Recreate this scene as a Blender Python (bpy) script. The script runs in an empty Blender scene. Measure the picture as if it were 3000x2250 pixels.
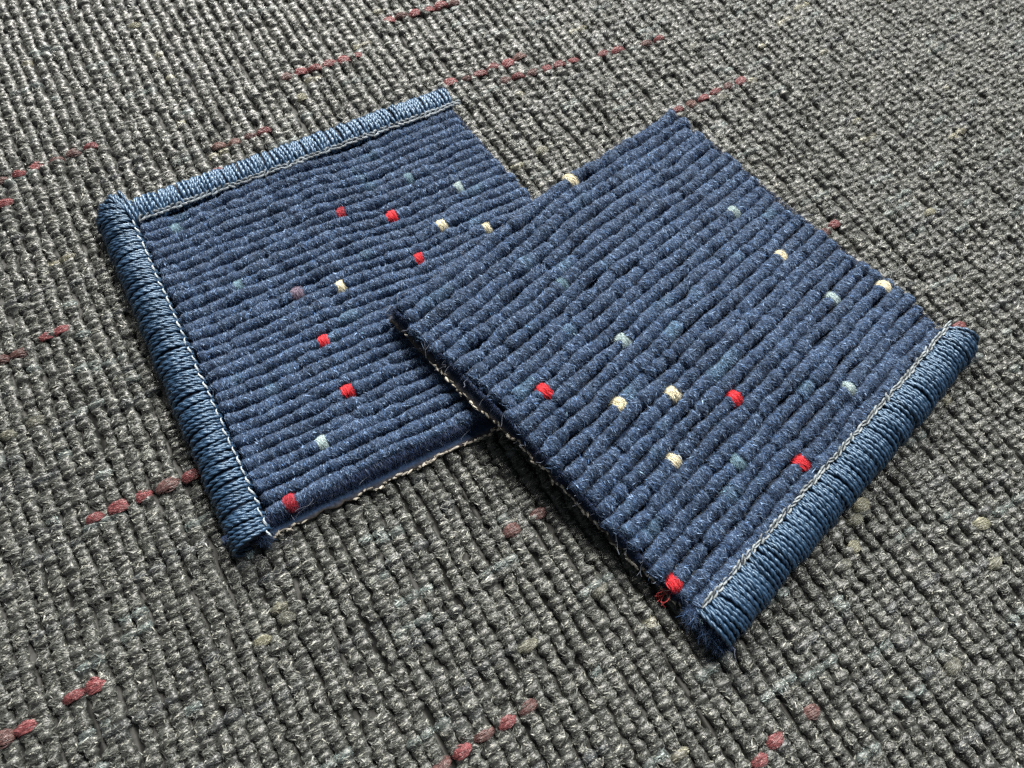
import bpy, math
import numpy as np
from mathutils import Matrix, Vector

rng = np.random.default_rng(11)
MM = 0.001
scene = bpy.context.scene
col = scene.collection

# ------------------------------------------------------------------ camera
cam_data = bpy.data.cameras.new('camera')
cam = bpy.data.objects.new('camera', cam_data)
col.objects.link(cam)
fwd = Vector((0.0, 0.4081037, -0.9129356))
rgt = Vector((0.9937988, 0.1015122, 0.0453783))
upv = Vector((-0.1111932, 0.9072743, 0.4055729))
cam.matrix_world = Matrix(((rgt.x, upv.x, -fwd.x, 0.0),
                           (rgt.y, upv.y, -fwd.y, 0.0),
                           (rgt.z, upv.z, -fwd.z, 0.156),
                           (0, 0, 0, 1)))
cam_data.sensor_width = 36.0
cam_data.lens = 24.0
cam_data.clip_start = 0.005
cam_data.clip_end = 20.0
cam_data.dof.use_dof = True
cam_data.dof.focus_distance = 0.165
cam_data.dof.aperture_fstop = 26.0
scene.camera = cam

# ------------------------------------------------------------------ light
world = bpy.data.worlds.new('World')
scene.world = world
world.use_nodes = True
bg = world.node_tree.nodes['Background']
bg.inputs['Color'].default_value = (0.86, 0.93, 1.0, 1)
bg.inputs['Strength'].default_value = 0.13

def area(name, loc, target, sx, sy, power, color):
    d = bpy.data.lights.new(name, 'AREA')
    d.shape = 'RECTANGLE'; d.size = sx; d.size_y = sy
    d.energy = power; d.color = color
    o = bpy.data.objects.new(name, d)
    col.objects.link(o)
    o.location = loc
    o.rotation_euler = (Vector(target) - Vector(loc)).to_track_quat('-Z', 'Y').to_euler()
    return o

area('ceiling_light', (0.36, 0.62, 0.78), (0, 0.09, 0), 0.24, 0.24, 18.0, (1.0, 0.98, 0.94))
area('window_light', (-0.26, 0.80, 0.52), (0, 0.12, 0), 0.34, 0.30, 26.0, (1.0, 0.97, 0.90))

scene.cycles.use_denoising = False
scene.view_settings.view_transform = 'Standard'
scene.view_settings.look = 'None'
scene.view_settings.exposure = 0.0
scene.view_settings.gamma = 1.0

# ------------------------------------------------------------------ materials
def yarn_material(name, rough=0.6, spec=0.4, sheen=0.0, noise=2600.0, amount=0.35):
    m = bpy.data.materials.new(name)
    m.use_nodes = True
    nt = m.node_tree
    b = nt.nodes['Principled BSDF']
    at = nt.nodes.new('ShaderNodeAttribute'); at.attribute_name = 'Col'
    tc = nt.nodes.new('ShaderNodeTexCoord')
    nz = nt.nodes.new('ShaderNodeTexNoise')
    nz.inputs['Scale'].default_value = noise
    nz.inputs['Detail'].default_value = 3.0
    mr = nt.nodes.new('ShaderNodeMapRange')
    mr.inputs['From Min'].default_value = 0.3
    mr.inputs['From Max'].default_value = 0.7
    mr.inputs['To Min'].default_value = 1.0 - amount
    mr.inputs['To Max'].default_value = 1.0 + amount
    mx = nt.nodes.new('ShaderNodeVectorMath'); mx.operation = 'SCALE'
    nt.links.new(tc.outputs['Object'], nz.inputs['Vector'])
    nt.links.new(nz.outputs['Fac'], mr.inputs['Value'])
    nt.links.new(at.outputs['Color'], mx.inputs[0])
    nt.links.new(mr.outputs['Result'], mx.inputs['Scale'])
    nt.links.new(mx.outputs['Vector'], b.inputs['Base Color'])
    bp = nt.nodes.new('ShaderNodeBump')
    bp.inputs['Strength'].default_value = 0.5
    bp.inputs['Distance'].default_value = 0.0002
    nt.links.new(nz.outputs['Fac'], bp.inputs['Height'])
    nt.links.new(bp.outputs['Normal'], b.inputs['Normal'])
    b.inputs['Roughness'].default_value = rough
    b.inputs['Specular IOR Level'].default_value = spec
    b.inputs['Sheen Weight'].default_value = sheen
    b.inputs['Sheen Roughness'].default_value = 0.5
    return m

MAT_PILE = yarn_material('navy_wool_pile', 0.75, 0.25, 0.10)
MAT_TUFT = yarn_material('dyed_tuft_yarn', 0.7, 0.25, 0.1)
MAT_BIND = yarn_material('glossy_binding_yarn', 0.40, 0.9, 0.0, 1800.0, 0.18)
MAT_BIND.node_tree.nodes['Principled BSDF'].inputs['Specular Tint'].default_value = (0.66, 0.84, 1.0, 1)
MAT_THREAD = yarn_material('stitching_thread', 0.4, 0.5, 0.0)
MAT_BACK = yarn_material('latex_backing', 0.85, 0.2, 0.0, 1500.0, 0.4)
MAT_FLOOR = yarn_material('grey_loop_pile', 0.42, 0.7, 0.05, 2200.0, 0.4)

def sheet_material():
    m = bpy.data.materials.new('carpet_ground_weave')
    m.use_nodes = True
    nt = m.node_tree; b = nt.nodes['Principled BSDF']
    tc = nt.nodes.new('ShaderNodeTexCoord')
    mp = nt.nodes.new('ShaderNodeMapping')
    mp.inputs['Rotation'].default_value = (0, 0, math.radians(-36.5))
    wv = nt.nodes.new('ShaderNodeTexWave'); wv.wave_type = 'BANDS'
    wv.inputs['Scale'].default_value = 2 * math.pi / 0.00397 / 20
    wv.inputs['Distortion'].default_value = 1.0
    nz = nt.nodes.new('ShaderNodeTexNoise'); nz.inputs['Scale'].default_value = 900
    cr = nt.nodes.new('ShaderNodeValToRGB')
    cr.color_ramp.elements[0].color = (0.015, 0.015, 0.014, 1)
    cr.color_ramp.elements[1].color = (0.05, 0.049, 0.044, 1)
    bp = nt.nodes.new('ShaderNodeBump'); bp.inputs['Distance'].default_value = 0.002
    nt.links.new(tc.outputs['Object'], mp.inputs['Vector'])
    nt.links.new(mp.outputs['Vector'], wv.inputs['Vector'])
    nt.links.new(tc.outputs['Object'], nz.inputs['Vector'])
    nt.links.new(nz.outputs['Fac'], cr.inputs['Fac'])
    nt.links.new(cr.outputs['Color'], b.inputs['Base Color'])
    nt.links.new(wv.outputs['Fac'], bp.inputs['Height'])
    nt.links.new(bp.outputs['Normal'], b.inputs['Normal'])
    b.inputs['Roughness'].default_value = 0.8
    return m
MAT_SHEET = sheet_material()

# ------------------------------------------------------------------ mesh helpers
class MB:
    """collects vertices, faces and colours (millimetres) for one mesh"""
    def __init__(self):
        self.v = []; self.c = []; self.f = []; self.n = 0
    def add(self, verts, faces, color, smooth=True):
        verts = np.asarray(verts, float).reshape(-1, 3)
        color = np.broadcast_to(np.asarray(color, float), (len(verts), 3))
        self.v.append(verts); self.c.append(color)
        self.f.append((np.asarray(faces, np.int64) + self.n, smooth))
        self.n += len(verts)
    def mesh(self, name, mat):
        v = np.concatenate(self.v) * MM
        c = np.concatenate(self.c)
        me = bpy.data.meshes.new(name)
        me.vertices.add(len(v))
        me.vertices.foreach_set('co', v.astype(np.float32).ravel())
        loops = np.concatenate([f.ravel() for f, s in self.f])
        sizes = np.concatenate([np.full(len(f), f.shape[1]) for f, s in self.f])
        smooth = np.concatenate([np.full(len(f), s) for f, s in self.f])
        starts = np.concatenate([[0], np.cumsum(sizes)[:-1]])
        me.loops.add(len(loops)); me.polygons.add(len(sizes))
        me.loops.foreach_set('vertex_index', loops.astype(np.int32))
        me.polygons.foreach_set('loop_start', starts.astype(np.int32))
        me.polygons.foreach_set('use_smooth', smooth)
        at = me.attributes.new('Col', 'FLOAT_COLOR', 'POINT')
        rgba = np.ones((len(v), 4), np.float32); rgba[:, :3] = c
        at.data.foreach_set('color', rgba.ravel())
        me.update(calc_edges=True)
        me.materials.append(mat)
        return me
    def build(self, name, mat, parent=None):
        return link(name, self.mesh(name, mat), parent)

def link(name, me, parent=None, matrix=None):
    o = bpy.data.objects.new(name, me)
    col.objects.link(o)
    if parent is not None:
        o.parent = parent
    if matrix is not None:
        o.matrix_local = matrix
    return o

def grid_faces(nu, nv):
    a = np.arange(nu - 1)[:, None] * nv + np.arange(nv - 1)[None, :]
    return np.stack([a, a + 1, a + nv + 1, a + nv], -1).reshape(-1, 4)

def unit(a):
    return a / np.maximum(np.linalg.norm(a, axis=-1, keepdims=True), 1e-9)

def tube(path, radius, sides=5, ref=(0.31, 0.17, 0.93)):
    path = np.asarray(path, float); n = len(path)
    t = unit(np.gradient(path, axis=0))
    a = unit(np.cross(t, np.asarray(ref, float)))
    b = np.cross(t, a)
    ang = np.arange(sides) * 2 * np.pi / sides
    r = np.broadcast_to(np.asarray(radius, float), (n,))[:, None, None]
    v = path[:, None, :] + r * (a[:, None, :] * np.cos(ang)[None, :, None] + b[:, None, :] * np.sin(ang)[None, :, None])
    i = np.arange(n - 1)[:, None] * sides; k = np.arange(sides)[None, :]; k2 = (k + 1) % sides
    f = np.stack([i + k, i + k2, i + sides + k2, i + sides + k], -1).reshape(-1, 4)
    return v.reshape(-1, 3), f

def fibres(mb, p0, p1, nrm, width, color):
    """thin tapering fibres, one triangle each, broad side towards nrm"""
    n = len(p0)
    d = unit(p1 - p0)
    side = unit(np.cross(d, nrm)); out = np.cross(side, d)
    roll = rng.normal(0, 0.7, n)[:, None]
    s = side * np.cos(roll) + out * np.sin(roll)
    w = np.broadcast_to(np.asarray(width, float), (n,))[:, None] * 0.5
    v = np.stack([p0 - s * w, p0 + s * w, p1], 1)
    mb.add(v, np.arange(3 * n).reshape(-1, 3), np.repeat(color, 3, axis=0), smooth=False)

def smooth_noise(n_knots, seed=None):
    k = rng.normal(0, 1, n_knots + 3)
    def f(x):                                   # x in 0..1
        x = np.clip(np.asarray(x, float), 0, 1) * n_knots
        i = np.minimum(x.astype(int), n_knots); t = x - i
        t = t * t * (3 - 2 * t)
        return k[i] * (1 - t) + k[i + 1] * t
    return f

# ------------------------------------------------------------------ the floor carpet
UA = math.radians(36.5)
UD = np.array([math.cos(UA), math.sin(UA)])     # across the rows (red dashes run this way)
VD = np.array([UD[1], -UD[0]])                  # along the rows
PITCH_U = 3.25
PITCH_V = 1.80
FRAME = np.array([(-32.2, -251.2), (273.4, -94.3), (89.3, 70.7), (-86.9, -34.9)])

A_CORN = np.array([(-115.8, 103.7), (-31.7, 161.7), (36.5, 83.8), (-56.9, 20.7)])   # s: left binding > cut edge, t: top binding > front
B_CORN = np.array([(-32.5, 81.2), (38.7, 164.6), (119.1, 91.1), (51.9, 11.6)])      # s: cut edge > cut edge, t: first rib > binding

def bil(q, s, t):
    s = np.asarray(s, float)[..., None]; t = np.asarray(t, float)[..., None]
    return (1 - s) * (1 - t) * q[0] + s * (1 - t) * q[1] + s * t * q[2] + (1 - s) * t * q[3]

def inside(q, xy, inset):
    ok = np.ones(len(xy), bool)
    c = q.mean(0)
    for i in range(4):
        a, b = q[i], q[(i + 1) % 4]
        d = (b - a) / np.linalg.norm(b - a); n = np.array([-d[1], d[0]])
        if (c - a) @ n < 0: n = -n
        ok &= ((xy - a) @ n) > inset
    return ok

def expand(poly, m):
    c = poly.mean(0)
    e = []
    P = poly
    n = len(P)
    lines = []
    for i in range(n):
        a, b = P[i], P[(i + 1) % n]
        d = (b - a) / np.linalg.norm(b - a); nn = np.array([-d[1], d[0]])
        if (c - a) @ nn > 0: nn = -nn
        lines.append((nn, nn @ a + m))
    return lines

def v_range(lines, u):
    lo, hi = -1e9, 1e9
    for nn, k in lines:                          # nn.u*u + nn.v*v <= k
        r = k - nn[0] * u
        if abs(nn[1]) < 1e-9: continue
        if nn[1] > 0: hi = min(hi, r / nn[1])
        else: lo = max(lo, r / nn[1])
    return lo, hi

LN_ROWS = expand(FRAME, 38.0)
LN_FUZZ = expand(FRAME, 10.0)

sheet = MB()
g = np.linspace(-900, 900, 13)
X, Y = np.meshgrid(g, g, indexing='ij')
sheet.add(np.stack([X, Y + 80, np.full_like(X, -1.35)], -1), grid_faces(13, 13)[:, ::-1], (0.1, 0.1, 0.09))
floor = sheet.build('floor_carpet', MAT_SHEET)
floor['kind'] = 'structure'
floor['label'] = 'charcoal grey looped floor carpet with dashed red and pale flecks'

GREY = np.array([0.045, 0.048, 0.043])
CREAM_G = np.array([0.25, 0.24, 0.17])
TEAL_G = np.array([0.085, 0.105, 0.102])
DARK_G = np.array([0.035, 0.040, 0.042])

RED_SEG = [(-50.5, -178.9, -25.6, -179.6), (-52.5, -170.9, -50.7, -170.9), (1.4, -162.2, 19.6, -161.9), (-6.0, -152.9, 2.3, -153.7), (34.0, -178.9, 56.7, -177.5), (77.2, -153.2, 102.1, -152.8), (92.5, -146.6, 120.8, -142.7), (126.5, -141.6, 146.8, -138.7), (72.7, -187.0, 95.2, -184.5), (133.8, -110.9, 159.1, -111.4), (135.1, -72.5, 135.1, -72.5), (138.4, -52.5, 147.9, -53.3), (155.4, -11.1, 155.4, -11.1), (-64.6, -123.2, -60.3, -122.9), (-53.2, -124.4, -49.8, -124.4), (-57.1, -74.0, -35.1, -73.1), (-85.7, -39.7, -67.0, -40.2), (42.7, 40.9, 63.0, 39.5), (-13.7, 8.6, 6.9, 8.7), (22.8, -24.7, 30.0, -25.4)]
CREAM_PT = [(-61.7, -103.4), (-68.1, -103.1), (-28.5, -32.7), (-34.9, -31.0), (32.9, -3.4), (13.1, -1.6), (90.8, 49.1), (115.9, 38.0), (175.9, -43.1), (87.7, -116.8), (149.1, -108.2), (154.9, -130.4), (70.3, -98.5), (34.3, -169.0), (0.8, -221.1), (85.0, 20.5), (89.5, 18.5), (94.0, 14.0), (98.0, 12.0), (120.0, 30.0)]

# colour of every hump, weft line by weft line
I0, I1 = -42, 100
J0, J1 = -180, 72
NI, NJ = I1 - I0 + 1, J1 - J0 + 1
hump_col = np.tile(GREY, (NI, NJ, 1)) * np.exp(rng.normal(0, 0.20, (NI, NJ, 1)))
hump_big = np.zeros((NI, NJ))
for j in range(NJ):
    i = int(rng.integers(0, 12))
    while i < NI:
        r = rng.random()
        if r < 0.22: c, L = TEAL_G, int(rng.integers(1, 4))
        elif r < 0.44: c, L = DARK_G, int(rng.integers(1, 6))
        elif r < 0.49: c, L = CREAM_G * 0.7, int(rng.integers(1, 3))
        else: c, L = None, 0
        if c is not None:
            for k in range(i, min(NI, i + L)):
                w = rng.uniform(0.5, 1.0)
                hump_col[k, j] = hump_col[k, j] * (1 - w) + c * w
                hump_big[k, j] = w * 0.8
            i += L
        i += int(rng.integers(3, 18))
hump_big = np.maximum(hump_big, (rng.random((NI, NJ)) < 0.20) * rng.uniform(0.5, 1.2, (NI, NJ)))
hump_h = 1.0 + np.clip(rng.normal(0, 0.15, (NI, NJ)), -0.35, 0.22) + 0.10 * hump_big
hump_du = rng.normal(0, 0.26, (NI, NJ))
hump_w = 1.0 + np.clip(rng.normal(0, 0.17, (NI, NJ)), -0.35, 0.35) + 0.24 * hump_big
weft_wave = [smooth_noise(14) for _ in range(8)]

def weft_shift(u, v):
    x = (u + 160) / 520.0
    return 0.9 * weft_wave[0](x) + 0.5 * weft_wave[1]((v + 300) / 420.0)

row_wander = {}
def row_surface(i, v, phi, off=0.0):
    """point on row i; v along the row, phi 0..pi across it"""
    if i not in row_wander:
        row_wander[i] = (smooth_noise(30), smooth_noise(40))
    ii = i - I0
    u0 = i * PITCH_U
    vv = (v + weft_shift(u0, v)) / PITCH_V
    j = np.floor(vv).astype(int); fr = vv - j
    jj = np.clip(j - J0, 0, NJ - 1)
    hum = np.abs(np.sin(np.pi * fr)) ** 0.7
    h = (0.70 + 0.30 * hum) * hump_h[ii, jj] + 0.07 * row_wander[i][1]((v + 300) / 420)
    uc = u0 + hump_du[ii, jj] * hum + 0.25 * row_wander[i][0]((v + 300) / 420)
    c, s = np.cos(phi), np.sin(phi)
    a = (1.38 + 0.32 * hum) * hump_w[ii, jj] + off
    u = uc + a * np.sign(c) * np.abs(c) ** 0.8
    z = -2.2 + (2.15 * h + off) * np.maximum(s, 0) ** 0.6
    return u, z, hump_col[ii, jj]

def uv_xyz(u, v, z):
    return np.stack([u * UD[0] + v * VD[0], u * UD[1] + v * VD[1], z], -1)

NPHI = 6
for i in range(I0, I1 + 1):
    u0 = i * PITCH_U
    lo, hi = v_range(LN_ROWS, u0)
    if hi - lo < 6: continue
    n = int((hi - lo) / 0.42)
    v = np.linspace(lo, hi, n)
    ph = np.linspace(0.0, np.pi, NPHI)
    V, P = np.meshgrid(v, ph, indexing='ij')
    U, Z, C = row_surface(i, V, P)
    Z = Z + rng.normal(0, 0.11, Z.shape) * (np.sin(P) > 0.2); U = U + rng.normal(0, 0.11, U.shape)
    mb = MB()
    mb.add(uv_xyz(U, V, Z), grid_faces(n, NPHI), C.reshape(-1, 3) * 0.55)
    lo, hi = v_range(LN_FUZZ, u0)
    if hi - lo > 2:
        # the weave shows larger at the front: more fibres there
        m = int((hi - lo) * 62)
        fv = rng.uniform(lo, hi, m)
        keep = rng.random(m) < np.clip((fv + 330) / 280.0, 0.35, 1.0)
        fv = fv[keep]; m = len(fv)
        fp = np.clip(rng.normal(np.pi / 2, 0.75, m), 0.1, np.pi - 0.1)
        ang = rng.normal(0, 0.6, m)
        L = rng.uniform(0.45, 1.25, m)
        sg = np.where(rng.random(m) < 0.5, -1, 1)
        u1, z1, c1 = row_surface(i, fv, fp, -0.03)
        p0 = uv_xyz(u1, fv, z1)
        keep = ~(inside(A_CORN, p0[:, :2], 5.0) | inside(B_CORN, p0[:, :2], 5.0))
        fv, fp, ang, L, sg, c1, p0 = [q[keep] for q in (fv, fp, ang, L, sg, c1, p0)]
        m = len(fv)
        fv2 = fv + L * np.sin(ang)
        fp2 = np.clip(fp + sg * L * np.cos(ang) / 1.65, 0.02, np.pi - 0.02)
        lift = rng.uniform(0.0, 0.30, m)
        u2, z2, _ = row_surface(i, fv2, fp2, 0.0)
        p1 = uv_xyz(u2, fv2, z2 + lift)
        nrm = np.stack([np.cos(fp) * UD[0], np.cos(fp) * UD[1], np.sin(fp)], -1)
        tone = np.exp(rng.normal(0.2, 0.55, m)); br = rng.random(m) < 0.13
        cc = c1 * tone[:, None]
        cc[br] = cc[br] * 0.4 + np.array([0.27, 0.27, 0.235]) * rng.uniform(0.5, 1.4, (br.sum(), 1))
        fibres(mb, p0, p1, nrm, rng.uniform(0.13, 0.36, m), np.clip(cc, 0.01, 0.7))
    mb.build('pile_row', MAT_FLOOR, floor)

# a tuft: yarn strands arching side by side
def tuft_mesh(name, color, span, length, height, strands, mat, fuzz=60, rough=0.12, sr=0.2):
    """strands arch along x (span) and lie side by side along y (length)"""
    mb = MB()
    for k in range(strands):
        y = (k + 0.5) / strands * 2 - 1
        y += rng.normal(0, 0.06)
        edge = math.sqrt(max(0.05, 1 - y * y))
        sp = span * (0.25 + 0.75 * edge) * rng.uniform(0.9, 1.08)
        hh = height * (0.55 + 0.45 * edge) * rng.uniform(0.92, 1.06)
        th = np.linspace(-0.15, math.pi + 0.15, 9)
        yy = y * length * 0.5 + rng.normal(0, rough) * np.sin(th) + rng.normal(0, 0.15) * np.cos(th)
        path = np.stack([-np.cos(th) * sp * 0.5, yy * (0.72 + 0.28 * np.sin(th)), np.sin(th) * hh], -1)
        vv, ff = tube(path, sr * rng.uniform(0.8, 1.2), 4, (0, 1, 0.1))
        mb.add(vv, ff, np.clip(np.asarray(color) * math.exp(rng.normal(0, 0.16)), 0, 0.8))
    if fuzz:
        th = rng.uniform(0.3, math.pi - 0.3, fuzz); y = rng.uniform(-0.9, 0.9, fuzz)
        e = np.sqrt(1 - y * y)
        def pt(th, y, e, o):
            return np.stack([-np.cos(th) * (span * 0.5 * (0.25 + 0.75 * e) + o), y * length * 0.5, np.sin(th) * (height * (0.55 + 0.45 * e) + o)], -1)
        d = rng.choice([-1, 1], fuzz) * rng.uniform(0.2, 0.75, fuzz)
        p0 = pt(th, y, e, sr * 0.7); p1 = pt(th + d, np.clip(y + rng.normal(0, 0.15, fuzz), -1.1, 1.1), e, sr + rng.uniform(0.05, 0.3, fuzz))
        n = np.stack([-np.cos(th), 0 * th, np.sin(th)], -1)
        fibres(mb, p0, p1, n, rng.uniform(0.10, 0.24, fuzz), np.clip(np.asarray(color)[None] * np.exp(rng.normal(0.1, 0.3, fuzz))[:, None], 0, 0.85))
    return mb.mesh(name, mat)

RED_G = [(0.16, 0.046, 0.048), (0.20, 0.055, 0.058), (0.10, 0.050, 0.046), (0.17, 0.095, 0.082)]
red_meshes = [tuft_mesh('red_loop', c, 5.0, 2.8, 1.2, 18, MAT_FLOOR, 360, 0.2, 0.15) for c in RED_G for _ in range(2)]
cream_meshes = [tuft_mesh('cream_loop', c, 4.7, 2.5, 1.25, 18, MAT_FLOOR, 360, 0.2, 0.15) for c in ((0.17, 0.165, 0.115), (0.13, 0.13, 0.10), (0.10, 0.10, 0.082))]

def floor_tuft(name, me, u, v, sc=1.0):
    x, y, _z = uv_xyz(np.array([u]), np.array([v]), np.array([0.0]))[0]
    M = Matrix.Translation((x * MM, y * MM, -0.92 * MM)) @ Matrix.Rotation(UA + rng.normal(0, 0.10), 4, 'Z') @ Matrix.Diagonal((sc * rng.uniform(0.9, 1.08), sc * rng.uniform(0.85, 1.15), rng.uniform(0.95, 1.1), 1))
    link(name, me, floor, M)

for (ua, va, ub, vb) in RED_SEG:
    n = max(1, int(round((ub - ua) / 4.9)) + 1)
    for k in range(n):
        t = 0.5 if n == 1 else k / (n - 1)
        kind = int(rng.choice(8, p=[.16, .16, .14, .14, .14, .14, .06, .06]))
        if n > 3 and rng.random() < 0.12: continue
        floor_tuft('red_loop', red_meshes[kind], ua * (1 - t) + ub * t, va * (1 - t) + vb * t + rng.normal(0, 0.25), rng.uniform(0.8, 1.0))
for (u, v) in CREAM_PT:
    floor_tuft('cream_loop', cream_meshes[int(rng.integers(0, 3))], u, v, rng.uniform(0.85, 1.05))

# ------------------------------------------------------------------ the two carpet samples
NAVY = np.array([0.017, 0.036, 0.078])
COLORS = {'red': (0.50, 0.020, 0.030), 'darkred': (0.26, 0.015, 0.028), 'cream': (0.62, 0.56, 0.40),
          'mint': (0.32, 0.40, 0.41), 'teal': (0.10, 0.17, 0.22), 'mauve': (0.13, 0.10, 0.14)}

def height_A(xy):
    return np.full(len(xy), 0.15)

def height_B(xy):
    """the second sample lies over a corner of the first and sags down to the floor beyond it"""
    d = np.full(len(xy), -1e9)
    c = A_CORN.mean(0)
    for i in range(4):
        a, b = A_CORN[i], A_CORN[(i + 1) % 4]
        e = (b - a) / np.linalg.norm(b - a); n = np.array([-e[1], e[0]])
        if (c - a) @ n > 0: n = -n
        d = np.maximum(d, (xy - a) @ n)
    x = np.clip((d + 2) / 62.0, 0, 1)
    return 0.15 + 6.3 * (1 - x * x * (3 - 2 * x))

class Sample:
    def __init__(self, name, label, corners, hfun, n_ribs, t0, t1, s0, s1, rib_h, cut_s0, cut_s1):
        self.q = corners; self.h = hfun
        self.root = bpy.data.objects.new(name, None)
        self.root.empty_display_size = 0.02
        col.objects.link(self.root)
        c = corners.mean(0)
        self.root.location = (c[0] * MM, c[1] * MM, 0.00015)
        self.root['label'] = label; self.root['category'] = 'carpet sample'
        self.root['group'] = 'navy carpet samples laid over each other'
        bpy.context.view_layer.update()
        self.off = np.array([c[0], c[1], 0.15])
        self.n = n_ribs; self.t0, self.t1, self.s0, self.s1 = t0, t1, s0, s1
        self.rib_h = rib_h
        self.wob = 0.27 if cut_s0 else 0.22
        self.len_s = 0.5 * (np.linalg.norm(corners[1] - corners[0]) + np.linalg.norm(corners[2] - corners[3]))
        self.len_t = 0.5 * (np.linalg.norm(corners[3] - corners[0]) + np.linalg.norm(corners[2] - corners[1]))
        self.pitch = (t1 - t0) * self.len_t / n_ribs
        self.warp = [smooth_noise(6) for _ in range(4)]
        self.rag = [smooth_noise(9) for _ in range(2)]
        self.cut = (cut_s0, cut_s1)
        self.es = unit((corners[1] - corners[0] + corners[2] - corners[3])[None])[0]
        self.et = unit((corners[3] - corners[0] + corners[2] - corners[1])[None])[0]
    def loc(self, p):
        return p - self.off
    def warp_t(self, s, t):
        return (0.45 * self.warp[0](s) * (1 - t) + 0.45 * self.warp[1](s) * t + 0.25 * self.warp[2]((s + t) / 2)) / self.len_t
    def rib_t(self, k):
        return self.t0 + (k + 0.5) * (self.t1 - self.t0) / self.n

def build_ribs(S, tufts):
    for k in range(S.n):
        t = S.rib_t(k)
        sa = S.s0 + ((rng.normal(0, 0.55) + 0.55 * S.rag[0](t)) / S.len_s if S.cut[0] else rng.uniform(-0.3, 0.3) / S.len_s)
        sb = S.s1 + (rng.normal(0, 0.55) + 0.55 * S.rag[1](t)) / S.len_s
        L = (sb - sa) * S.len_s
        wander, wid, hei, tint = smooth_noise(13), smooth_noise(26), smooth_noise(30), smooth_noise(16)
        fine = smooth_noise(60)
        # places where one loop ends and the next begins: small dips
        dips = np.cumsum(rng.uniform(2.5, 8.5, 50)); dips = dips[dips < L]
        deep = rng.uniform(0.05, 0.6, len(dips)) * (1.0 if S.cut[0] else 0.7)
        hits = [(x, c) for (c, x, kk) in tufts if kk == k]
        base_r = S.pitch * (0.56 if S.cut[0] else 0.565)
        def surf(s, phi, off=0.0):
            x = (s - sa) * S.len_s; f = np.clip(x / L, 0, 1)
            dip = np.zeros_like(x)
            for d, e in zip(dips, deep):
                dip += e * np.exp(-((x - d) / 0.5) ** 2)
            dip = np.minimum(dip, 0.7)
            for hx, _c in hits:
                dip += 0.5 * np.exp(-(((s - hx) * S.len_s) / 1.1) ** 4)
            end = np.clip(np.minimum(x, L - x) / 1.1, 0.0, 1.0) ** 0.5
            r = base_r * (0.95 + 0.10 * wid(f) + 0.03 * fine(f)) * (1 - 0.35 * dip) + off
            hh = S.rib_h * (1.0 + 0.06 * hei(f) + 0.03 * fine(f) - 0.28 * dip) * (0.62 + 0.38 * end) + off
            lat = (S.wob * wander(f)) / S.len_t + S.warp_t(s, t + 0 * s)
            c, sn = np.cos(phi), np.sin(phi)
            lift = np.sign(sn) * np.abs(sn) ** 0.8
            xy = bil(S.q, s, t + lat)
            xy = xy - S.et * (r * np.sign(c) * np.abs(c) ** 0.9)[..., None]
            z0 = S.h(xy.reshape(-1, 2)).reshape(s.shape) + 1.1
            z = z0 + np.maximum(hh - 1.0, 0.3) * 0.35 + (hh * 0.65) * lift
            return np.concatenate([xy, z[..., None]], -1)
        n = int(L / 0.33); ss = np.linspace(sa, sb, n); pp = np.linspace(-0.55, math.pi + 0.55, 10)
        Sg, Pg = np.meshgrid(ss, pp, indexing='ij')
        P = surf(Sg, Pg) + rng.normal(0, 0.05, (n, 10, 3))
        fr = (ss - sa) / (sb - sa)
        tn = np.clip(tint(fr), -2, 2.4)
        base = NAVY[None] * (1 + 0.10 * tn[:, None])
        tealish = np.clip((tn - 1.35) / 0.8, 0, 1)[:, None]
        base = base * (1 - 0.55 * tealish) + np.array([0.06, 0.115, 0.17]) * 0.55 * tealish
        mb = MB()
        mb.add(S.loc(P), grid_faces(n, 10), np.repeat(base[:, None], 10, 1).reshape(-1, 3) * 0.85)
        m = int(L * 120)
        fs = rng.uniform(sa, sb, m)
        fp = np.clip(rng.normal(1.62, 0.72, m), -0.4, math.pi + 0.4)
        along = rng.normal(0.10, 0.38, m)
        ln = rng.uniform(0.6, 1.5, m); big = rng.random(m) < 0.22; ln[big] *= 1.45
        sg = np.where(rng.random(m) < 0.62, 1, -1)
        p0 = surf(fs, fp, -0.04)
        p1 = surf(fs + ln * np.sin(along) / S.len_s, fp + sg * ln * np.cos(along) / 1.75, 0.02)
        cx = surf(fs, np.full(m, math.pi / 2), 0)
        cx[:, 2] -= S.rib_h * 0.55
        nrm = unit(p0 - cx)
        p1 = p1 + nrm * rng.gamma(1.6, 0.13, m)[:, None]
        cc = np.stack([np.interp(fs, ss, base[:, q]) for q in range(3)], -1)
        tone = np.exp(rng.normal(0.25, 0.55, m))[:, None]
        cc = cc * tone
        br = rng.random(m) < 0.30
        cc[br] = cc[br] * 0.5 + np.array([0.140, 0.200, 0.300]) * rng.uniform(0.4, 1.35, (br.sum(), 1))
        cc[big & br] *= 1.35
        fibres(mb, S.loc(p0), S.loc(p1), nrm, rng.uniform(0.10, 0.26, m) * np.where(big, 1.25, 1.0), np.clip(cc, 0.004, 0.6))
        o = mb.build('rib', MAT_PILE, S.root)
        for hx, c in hits:
            pk = surf(np.array([hx]), np.array([math.pi / 2]))[0]
            make_tuft(S, c, pk, S.es, S.et)

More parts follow.
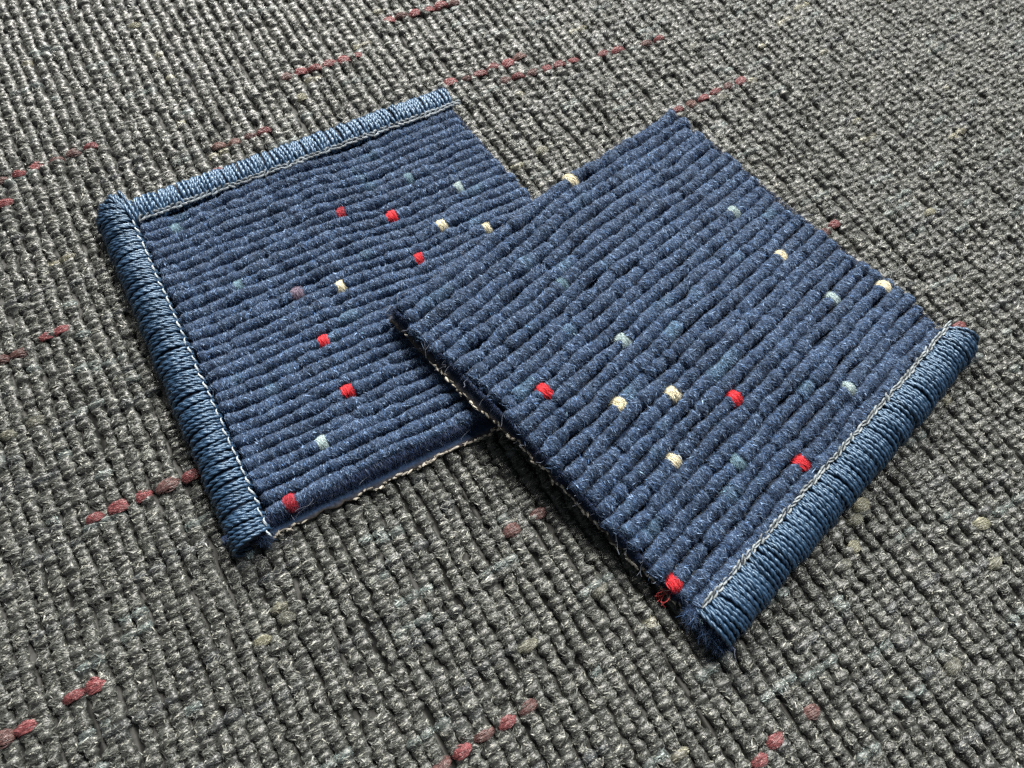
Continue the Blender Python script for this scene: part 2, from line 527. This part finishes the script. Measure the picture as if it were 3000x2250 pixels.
def make_tuft(S, c, top, es, et):
    pale = c in ('mint', 'teal', 'mauve')
    color = COLORS[c]
    hgt = 2.2
    me = tuft_mesh(c + '_tuft', color, S.pitch * rng.uniform(1.22, 1.40), rng.uniform(3.1, 4.0), hgt, 22, MAT_TUFT, 700 if pale else 420, 0.22, 0.15)
    p = S.loc(np.array([top[0], top[1], top[2] - hgt + (0.55 if not pale else 0.38)]))
    a = math.atan2(et[1], et[0]) + rng.normal(0, 0.18)
    M = Matrix.Translation(Vector(p * MM)) @ Matrix.Rotation(a, 4, 'Z')
    link({'red': 'red_tuft', 'darkred': 'red_tuft', 'cream': 'cream_tuft', 'mint': 'pale_tuft', 'teal': 'pale_tuft', 'mauve': 'mauve_tuft'}[c], me, S.root, M)

def build_backing(S, ext):
    """thin latex sheet, ragged where it was cut; ext = reach in mm beyond s0, s1, t0, t1"""
    n = 90
    e = np.linspace(0, 1, n)
    sl, sr = -ext[0] / S.len_s, 1 + ext[1] / S.len_s
    tl, tr = -ext[2] / S.len_t, 1 + ext[3] / S.len_t
    a, b = np.meshgrid(e, e, indexing='ij')
    s = sl + (sr - sl) * a; t = tl + (tr - tl) * b
    jag = [np.cumsum(rng.normal(0, 0.25, n)) * 0.3 + rng.normal(0, 0.28, n) for _ in range(4)]
    jag = [j - j.mean() for j in jag]
    s[0] += jag[0] / S.len_s; s[-1] += jag[1] / S.len_s
    t[:, 0] += jag[2] / S.len_t; t[:, -1] += jag[3] / S.len_t
    xy = bil(S.q, s, t)
    z = S.h(xy.reshape(-1, 2)).reshape(n, n)
    top = np.concatenate([xy, (z + 0.8 + rng.normal(0, 0.05, z.shape))[..., None]], -1)
    bot = np.concatenate([xy, z[..., None]], -1)
    mb = MB()
    tan = np.array([0.07, 0.06, 0.05])
    f = grid_faces(n, n)
    idx = np.arange(n * n).reshape(n, n)
    loop = np.concatenate([idx[:-1, 0], idx[-1, :-1], idx[:0:-1, -1], idx[0, :0:-1]])
    nx = np.roll(loop, -1); N = n * n
    walls = np.stack([loop, nx, nx + N, loop + N], -1)
    V = np.concatenate([top.reshape(-1, 3), bot.reshape(-1, 3)])
    rim = np.minimum(np.minimum(a, 1 - a), np.minimum(b, 1 - b)) < 0.5 / n
    cc = np.where(rim[..., None], tan, NAVY).reshape(-1, 3)
    mb.add(S.loc(V), np.concatenate([f, f[:, ::-1] + N, walls]), np.concatenate([cc, np.tile(tan, (N, 1))]))
    # crumbs of latex left standing along the cuts
    for side, (ex, nn) in enumerate(zip(ext, (300, 60, 30, 420))):
        if ex < -1: continue
        patch = smooth_noise(14)
        eax = S.et if side < 2 else S.es
        for _ in range(nn):
            w = rng.uniform(0.04, 0.98)
            if patch(w) < rng.normal(-0.6, 0.5): continue
            i = int(w * (n - 1))
            p = (top[0, i], top[-1, i], top[i, 0], top[i, -1])[side].copy()
            p[2] += rng.uniform(-0.45, 0.25)
            d = np.array([eax[0], eax[1], 0.0]) + rng.normal(0, 0.35, 3)
            path = p + np.linspace(-0.5, 0.5, 4)[:, None] * unit(d[None])[0] * rng.uniform(0.6, 1.8)
            r = rng.uniform(0.14, 0.36) * np.array([0.35, 1, 0.9, 0.35])
            vv, ff = tube(path, r, 5)
            mb.add(S.loc(vv), ff, np.array([0.58, 0.53, 0.45]) * rng.uniform(0.45, 1.2))
    mb.build('backing', MAT_BACK, S.root)

def build_fringe(S, sides):
    """cut pile and stray fibres along the unbound edges"""
    mb = MB()
    for (side, reach, dens) in sides:
        Ls = S.len_t if side in ('s0', 's1') else S.len_s
        m = int(Ls * dens)
        w = rng.uniform(0.0, 1.0, m)
        if side == 's0': s, t, out = np.full(m, S.s0 + 0.004), w, -S.es
        elif side == 's1': s, t, out = np.full(m, S.s1 - 0.004), w, S.es
        elif side == 't0': s, t, out = w, np.full(m, S.t0 + 0.006), -S.et
        else: s, t, out = w, np.full(m, S.t1 - 0.006), S.et
        lat = np.array([-out[1], out[0]])
        xy = bil(S.q, s, t) + lat * rng.normal(0, 0.2, (m, 1))
        zb = S.h(xy)
        k = rng.uniform(0, 1, m)
        z = zb + 1.0 + 3.1 * k
        p0 = np.concatenate([xy, z[:, None]], -1)
        o = rng.uniform(0.2, 1.0, m) * reach * (0.55 + 0.45 * (1 - k))
        p1 = p0.copy()
        p1[:, :2] += out * o[:, None] + lat * rng.normal(0, 0.45, (m, 1))
        p1[:, 2] += rng.normal(-0.35, 0.5, m) - 0.5 * (1 - k) * 0
        p1[:, 2] = np.maximum(p1[:, 2], zb + 0.3)
        nrm = unit(np.stack([np.full(m, out[0]), np.full(m, out[1]), np.full(m, 0.6)], -1))
        cc = NAVY[None] * np.exp(rng.normal(0.0, 0.45, m))[:, None] * np.array([0.95, 0.9, 1.05])
        br = rng.random(m) < 0.08
        cc[br] = np.array([0.12, 0.15, 0.21]) * rng.uniform(0.5, 1.2, (br.sum(), 1))
        fibres(mb, S.loc(p0), S.loc(p1), nrm, rng.uniform(0.07, 0.15, m), cc)
        for _ in range(int(Ls * 0.5)):                       # curly strays
            i = int(rng.integers(0, m))
            tt = np.linspace(0, 1, 9)
            ln = rng.uniform(1.2, 3.2)
            cur = rng.normal(0, 0.8, 3)
            d = np.array([out[0], out[1], rng.uniform(-0.5, 0.2)]) + np.append(lat * rng.normal(0, 0.7), 0)
            path = p0[i] + d * ln * tt[:, None] + cur * (np.sin(tt * math.pi * rng.uniform(0.8, 1.8)) * 0.7)[:, None]
            path[:, 2] = np.maximum(path[:, 2], zb[i] + 0.2)
            vv, ff = tube(path, 0.035, 3)
            mb.add(S.loc(vv), ff, np.array([0.16, 0.18, 0.23]) * rng.uniform(0.4, 1.5))
    o = mb.build('cut_edge_fuzz', MAT_PILE, S.root)
    o['kind'] = 'stuff'

# ---- whipped (overlocked) edge binding
PROFILE = np.array([(-0.35, 3.3), (0.1, 4.3), (0.9, 5.0), (2.2, 5.6), (3.8, 5.85), (5.4, 5.6), (6.9, 4.9), (8.1, 3.7), (8.75, 2.2), (8.5, 0.9), (7.3, 0.45), (5.0, 0.4)])

def prof(n, scale=1.0):
    d = np.r_[0, np.cumsum(np.linalg.norm(np.diff(PROFILE, axis=0), axis=1))]
    x = np.linspace(0, d[-1], n)
    q = np.stack([np.interp(x, d, PROFILE[:, 0]), np.interp(x, d, PROFILE[:, 1])], -1)
    for _ in range(3):
        q[1:-1] = 0.25 * q[:-2] + 0.5 * q[1:-1] + 0.25 * q[2:]
    return q * (scale, 1.0), x

BLUE = np.array([0.018, 0.046, 0.094])
def wrap_mesh(color, pitch, scale, slant, strands=4, messy=0.5):
    mb = MB()
    n = 30
    for k in range(strands):
        q, x = prof(n, scale)
        f = x / x[-1]
        gather = 0.5 + 0.5 * np.clip(f / 0.30, 0, 1) ** 0.7
        y = ((k + 0.5) / strands - 0.5) * pitch * 1.12 * gather
        y = y + slant * (f - 0.35) * 3.0 + rng.normal(0, 0.12 * messy) + rng.normal(0, 0.55 * messy) * np.sin(f * math.pi * rng.uniform(0.8, 1.6))
        nrm = np.gradient(q, axis=0); nrm = unit(np.stack([-nrm[:, 1], nrm[:, 0]], -1))
        lift = rng.normal(0, 0.12) + 0.10 * np.sin(f * 7 + rng.uniform(0, 6))
        cen = np.stack([q[:, 0] + nrm[:, 0] * lift, y, q[:, 1] + nrm[:, 1] * lift], -1)
        r0 = pitch / strands * 0.5
        ph = rng.uniform(0, 6.28); turn = rng.uniform(3.0, 4.2)
        for ply in (0, math.pi):
            th = 2 * math.pi * x / turn + ph + ply
            off = np.stack([nrm[:, 0] * np.sin(th), np.cos(th), nrm[:, 1] * np.sin(th)], -1) * r0 * 0.60
            vv, ff = tube(cen + off, r0 * 0.86, 5, (0.03, 1.0, 0.05))
            mb.add(vv, ff, np.asarray(color) * math.exp(rng.normal(0, 0.10)))
    return mb.mesh('yarn_wrap', MAT_BIND)

def stitch_mesh(color, pitch, kind):
    mb = MB()
    t = np.linspace(0, 1, 9)
    if kind == 'dash':                         # fine pale thread, single slanted stitches
        path = np.stack([0.15 * np.sin(t * 5), (t - 0.5) * pitch * 0.72, 0.35 * np.sin(t * math.pi)], -1)
        vv, ff = tube(path, 0.19 * np.sin(np.clip(t, 0.08, 0.92) * math.pi) ** 0.5, 5); mb.add(vv, ff, color)
        path = np.stack([0.35 - 0.5 * t, (t - 0.1) * pitch * 0.55, 0.15 + 0.2 * np.sin(t * math.pi)], -1)
        vv, ff = tube(path, 0.11, 5); mb.add(vv, ff, np.asarray(color) * 0.5)
    else:                                      # interlaced chain loops
        w = 0.30 if kind == 'chain' else 0.55
        for sgn in (-1, 1):
            for strand in (0, 1):
                o = 0.13 * (strand - 0.5)
                path = np.stack([sgn * w * np.sin(t * math.pi) ** 0.8 + o, (t - 0.5) * pitch * 1.35, 0.25 + 0.4 * np.sin(t * math.pi + sgn * 0.7) + o], -1)
                vv, ff = tube(path, 0.16 if kind == 'chain' else 0.2, 5)
                mb.add(vv, ff, np.asarray(color) * rng.uniform(0.35, 1.3))
    return mb.mesh('stitch', MAT_THREAD)

def build_binding(S, name, chain_a, chain_b, out, pitch, scale, wrap_color, st_color, st_kind, slant, messy, fan_start=0, fan_end=0, lab=None):
    """chain_a > chain_b is the line of stitches; the roll lies on its out side"""
    d = chain_b - chain_a; Ls = np.linalg.norm(d); d = d / Ls
    core = MB()
    q, x = prof(16, scale * 0.95)
    q = q * (1, 0.90) + (0.12, 0.1)
    n = int(Ls / 2)
    w = np.linspace(0.4, Ls - 0.4, n)
    base = chain_a[None] + d[None] * w[:, None]
    zb = S.h(base)
    V = np.concatenate([base[:, None, :] + out[None, None] * q[None, :, :1], (zb[:, None] + q[None, :, 1])[..., None]], -1)
    flip = (d[0] * out[1] - d[1] * out[0]) < 0
    f = grid_faces(n, 16)
    core.add(S.loc(V), f[:, ::-1] if flip else f, NAVY * 0.5)
    for row in (V[0], V[-1]):                  # closed ends of the roll
        c = row.mean(0)[None]
        m = len(row)
        core.add(S.loc(np.concatenate([row, c])), np.stack([np.arange(m - 1), np.arange(1, m), np.full(m - 1, m)], -1), NAVY * 0.6)
    part = core.build(name, MAT_PILE, S.root)
    if lab: part['label'] = lab
    ax = np.array([out[0], out[1], 0]); ay = np.array([-out[1], out[0], 0])
    wraps = [wrap_mesh(wrap_color, pitch, scale, slant, 4, messy) for _ in range(7)]
    stitches = [stitch_mesh(st_color, pitch if st_kind == 'dash' else pitch * 0.55, st_kind) for _ in range(4)]
    count = int(round(Ls / pitch))
    for k in range(-fan_start, count + fan_end):
        wpos = (np.clip(k, 0, count - 1) + 0.5) / count * Ls
        p = chain_a + d * wpos
        a = math.atan2(ax[1], ax[0])
        sgn = 1 if (d @ ay[:2]) > 0 else -1
        if k < 0: a += sgn * k * math.radians(26)
        if k >= count: a += sgn * (k - count + 1) * math.radians(26)
        a += rng.normal(0, 0.035 * (0.4 + messy))
        z = S.h(p[None])[0]
        pl = S.loc(np.array([p[0], p[1], z]))
        M = Matrix.Translation(Vector(pl * MM)) @ Matrix.Rotation(a, 4, 'Z') @ Matrix.Diagonal((rng.uniform(0.97, 1.03), rng.uniform(0.95, 1.1), rng.uniform(0.98, 1.04), 1))
        link('yarn_wrap', wraps[int(rng.integers(0, 7))], part, M)
        if 0 <= k < count:
            for half in ((0.25, 0.75) if st_kind != 'dash' else (0.5,)):
              p2 = p - out * (0.25 + rng.normal(0, 0.12)) + d * pitch * half
              pl = S.loc(np.array([p2[0], p2[1], z + 4.55]))
              M = Matrix.Translation(Vector(pl * MM)) @ Matrix.Rotation(math.atan2(ax[1], ax[0]) + (rng.normal(0, 0.12) if st_kind == 'dash' else rng.normal(0.3, 0.25)), 4, 'Z') @ Matrix.Diagonal((rng.uniform(0.8, 1.2), rng.uniform(0.8, 1.05), 1, 1))
              link('stitch', stitches[int(rng.integers(0, 4))], part, M)
    return part

def snap(S, lst):
    out = []
    for (c, s, t) in lst:
        k = int(np.clip(round((t - S.t0) / (S.t1 - S.t0) * S.n - 0.5), 0, S.n - 1))
        out.append((c, s, k))
    return out

# ---- sample lying flat underneath
TUFTS_A = [('darkred', 0.552, 0.282), ('red', 0.657, 0.342), ('red', 0.651, 0.502), ('red', 0.354, 0.616), ('red', 0.348, 0.78), ('darkred', 0.143, 0.945), ('cream', 0.75, 0.432), ('cream', 0.845, 0.496), ('cream', 0.453, 0.51), ('mint', 0.853, 0.336), ('teal', 0.756, 0.269), ('mint', 0.249, 0.847), ('teal', 0.172, 0.143), ('teal', 0.245, 0.368), ('mauve', 0.356, 0.453)]
SA = Sample('carpet_sample', 'navy ribbed carpet sample bound along two sides, lying flat under the other sample', A_CORN, height_A, 29, 0.088, 0.968, 0.092, 0.99, 4.0, False, True)
build_backing(SA, (-3.0, -0.3, -3.0, 0.2))
build_ribs(SA, snap(SA, TUFTS_A))
build_fringe(SA, [('s1', 1.4, 140), ('t1', 3.2, 300)])
cA = bil(A_CORN, np.array([0.083, 0.083, 0.085, 1.0]), np.array([0.03, 1.0, 0.082, 0.082]))
build_binding(SA, 'side_binding', cA[0], cA[1], -SA.es, 2.7, 0.98, BLUE * 0.9, (0.38, 0.44, 0.49), 'dash', 0.35, 1.0, 3, 0, 'blue whipped binding with fine pale stitches')
build_binding(SA, 'top_binding', cA[2], cA[3], -SA.et, 3.3, 0.95, BLUE, (0.13, 0.155, 0.18), 'wide', -0.15, 0.6, 0, 0, 'blue whipped binding with dark looped stitches')

# ---- sample lying across its corner
TUFTS_B = [('cream', 0.572, 0.03), ('cream', 0.835, 0.51), ('cream', 0.217, 0.5), ('cream', 0.325, 0.586), ('cream', 0.214, 0.681), ('cream', 0.975, 0.742), ('mint', 0.847, 0.343), ('mint', 0.839, 0.678), ('mint', 0.336, 0.401), ('mint', 0.649, 0.842), ('teal', 0.322, 0.753), ('teal', 0.341, 0.209), ('red', 0.115, 0.393), ('red', 0.424, 0.681), ('red', 0.431, 0.852), ('red', 0.026, 0.838)]
SB = Sample('carpet_sample', 'navy ribbed carpet sample bound along one side, lying across the corner of the other', B_CORN, height_B, 28, 0.006, 0.912, 0.012, 0.988, 4.1, True, True)
build_backing(SB, (0.15, -0.5, -0.3, -3.0))
build_ribs(SB, snap(SB, TUFTS_B))
build_fringe(SB, [('s0', 1.5, 130), ('s1', 1.5, 130), ('t0', 1.0, 80)])
cB = bil(B_CORN, np.array([0.015, 0.995]), np.array([0.907, 0.907]))
build_binding(SB, 'edge_binding', cB[0], cB[1], SB.et, 3.3, 1.08, BLUE * 0.85, (0.20, 0.23, 0.25), 'chain', 0.25, 0.5, 0, 1, 'blue whipped binding with pale chain stitch')

# ---- loose ends
def threads(S, name, start, ends, color, r, mat, curl=0.6):
    mb = MB()
    for e in ends:
        t = np.linspace(0, 1, 12)
        b = rng.normal(0, curl, 3)
        path = start + (np.asarray(e) - start) * t[:, None] + b * (np.sin(t * math.pi))[:, None] + rng.normal(0, curl * 0.4, 3) * np.sin(t * 7)[:, None] * t[:, None]
        path[:, 2] = np.maximum(path[:, 2], 0.4)
        vv, ff = tube(path, r * (1 - 0.4 * t), 4)
        mb.add(S.loc(vv), ff, np.asarray(color) * rng.uniform(0.8, 1.15))
    return mb.build(name, mat, S.root)

p = np.append(bil(B_CORN, 0.012, 0.838), 2.6)
ends = [p + np.append(-SB.es * rng.uniform(1.5, 4.0) + SB.et * rng.normal(0.3, 1.0), rng.uniform(-2, -0.4)) for _ in range(12)]
threads(SB, 'frayed_red_yarn', p, ends, (0.48, 0.05, 0.05), 0.07, MAT_TUFT)
p = np.append(bil(B_CORN, 0.015, 0.925), 3.6)
ends = [p + np.append(-SB.es * rng.uniform(0.5, 1.5) - SB.et * rng.uniform(-0.5, 3.2), rng.uniform(-0.6, 0.6)) for _ in range(4)]
threads(SB, 'loose_thread', p, ends, (0.30, 0.42, 0.46), 0.16, MAT_THREAD, 0.3)

def clump(S, center, out, n, color, size, name):
    mb = MB()
    d = unit(rng.normal(0, 1, (n, 3)) + np.append(out, 0.1) * 0.8)
    p0 = center + rng.normal(0, 0.45, (n, 3)) * size
    p1 = p0 + d * rng.uniform(0.5, 1.6, (n, 1)) * size
    p1[:, 2] = np.maximum(p1[:, 2], 0.3); p0[:, 2] = np.maximum(p0[:, 2], 0.3)
    fibres(mb, S.loc(p0), S.loc(p1), unit(d + np.array([0, 0, 1.5])), rng.uniform(0.07, 0.15, n), np.asarray(color)[None] * np.exp(rng.normal(0, 0.45, n))[:, None])
    o = mb.build(name, MAT_PILE, S.root); o['kind'] = 'stuff'
    return o

for _t, _z in ((0.905, 2.6), (0.945, 2.0), (0.975, 1.6)):
    clump(SB, np.append(bil(B_CORN, 0.010, _t), _z), -SB.es + 0.3 * SB.et, 1500, NAVY * 1.2, 1.7, 'frayed_corner')
clump(SA, np.append(bil(A_CORN, 0.07, 0.995), 2.2), SA.et, 1500, NAVY * 0.9, 1.5, 'frayed_corner')
clump(SA, np.append(bil(A_CORN, 0.03, 1.012), 0.8), SA.et, 160, (0.13, 0.17, 0.18), 0.8, 'frayed_yarn_end')
clump(SA, np.append(bil(A_CORN, 0.995, 0.01), 2.4), SA.es, 1400, NAVY, 1.5, 'frayed_corner')
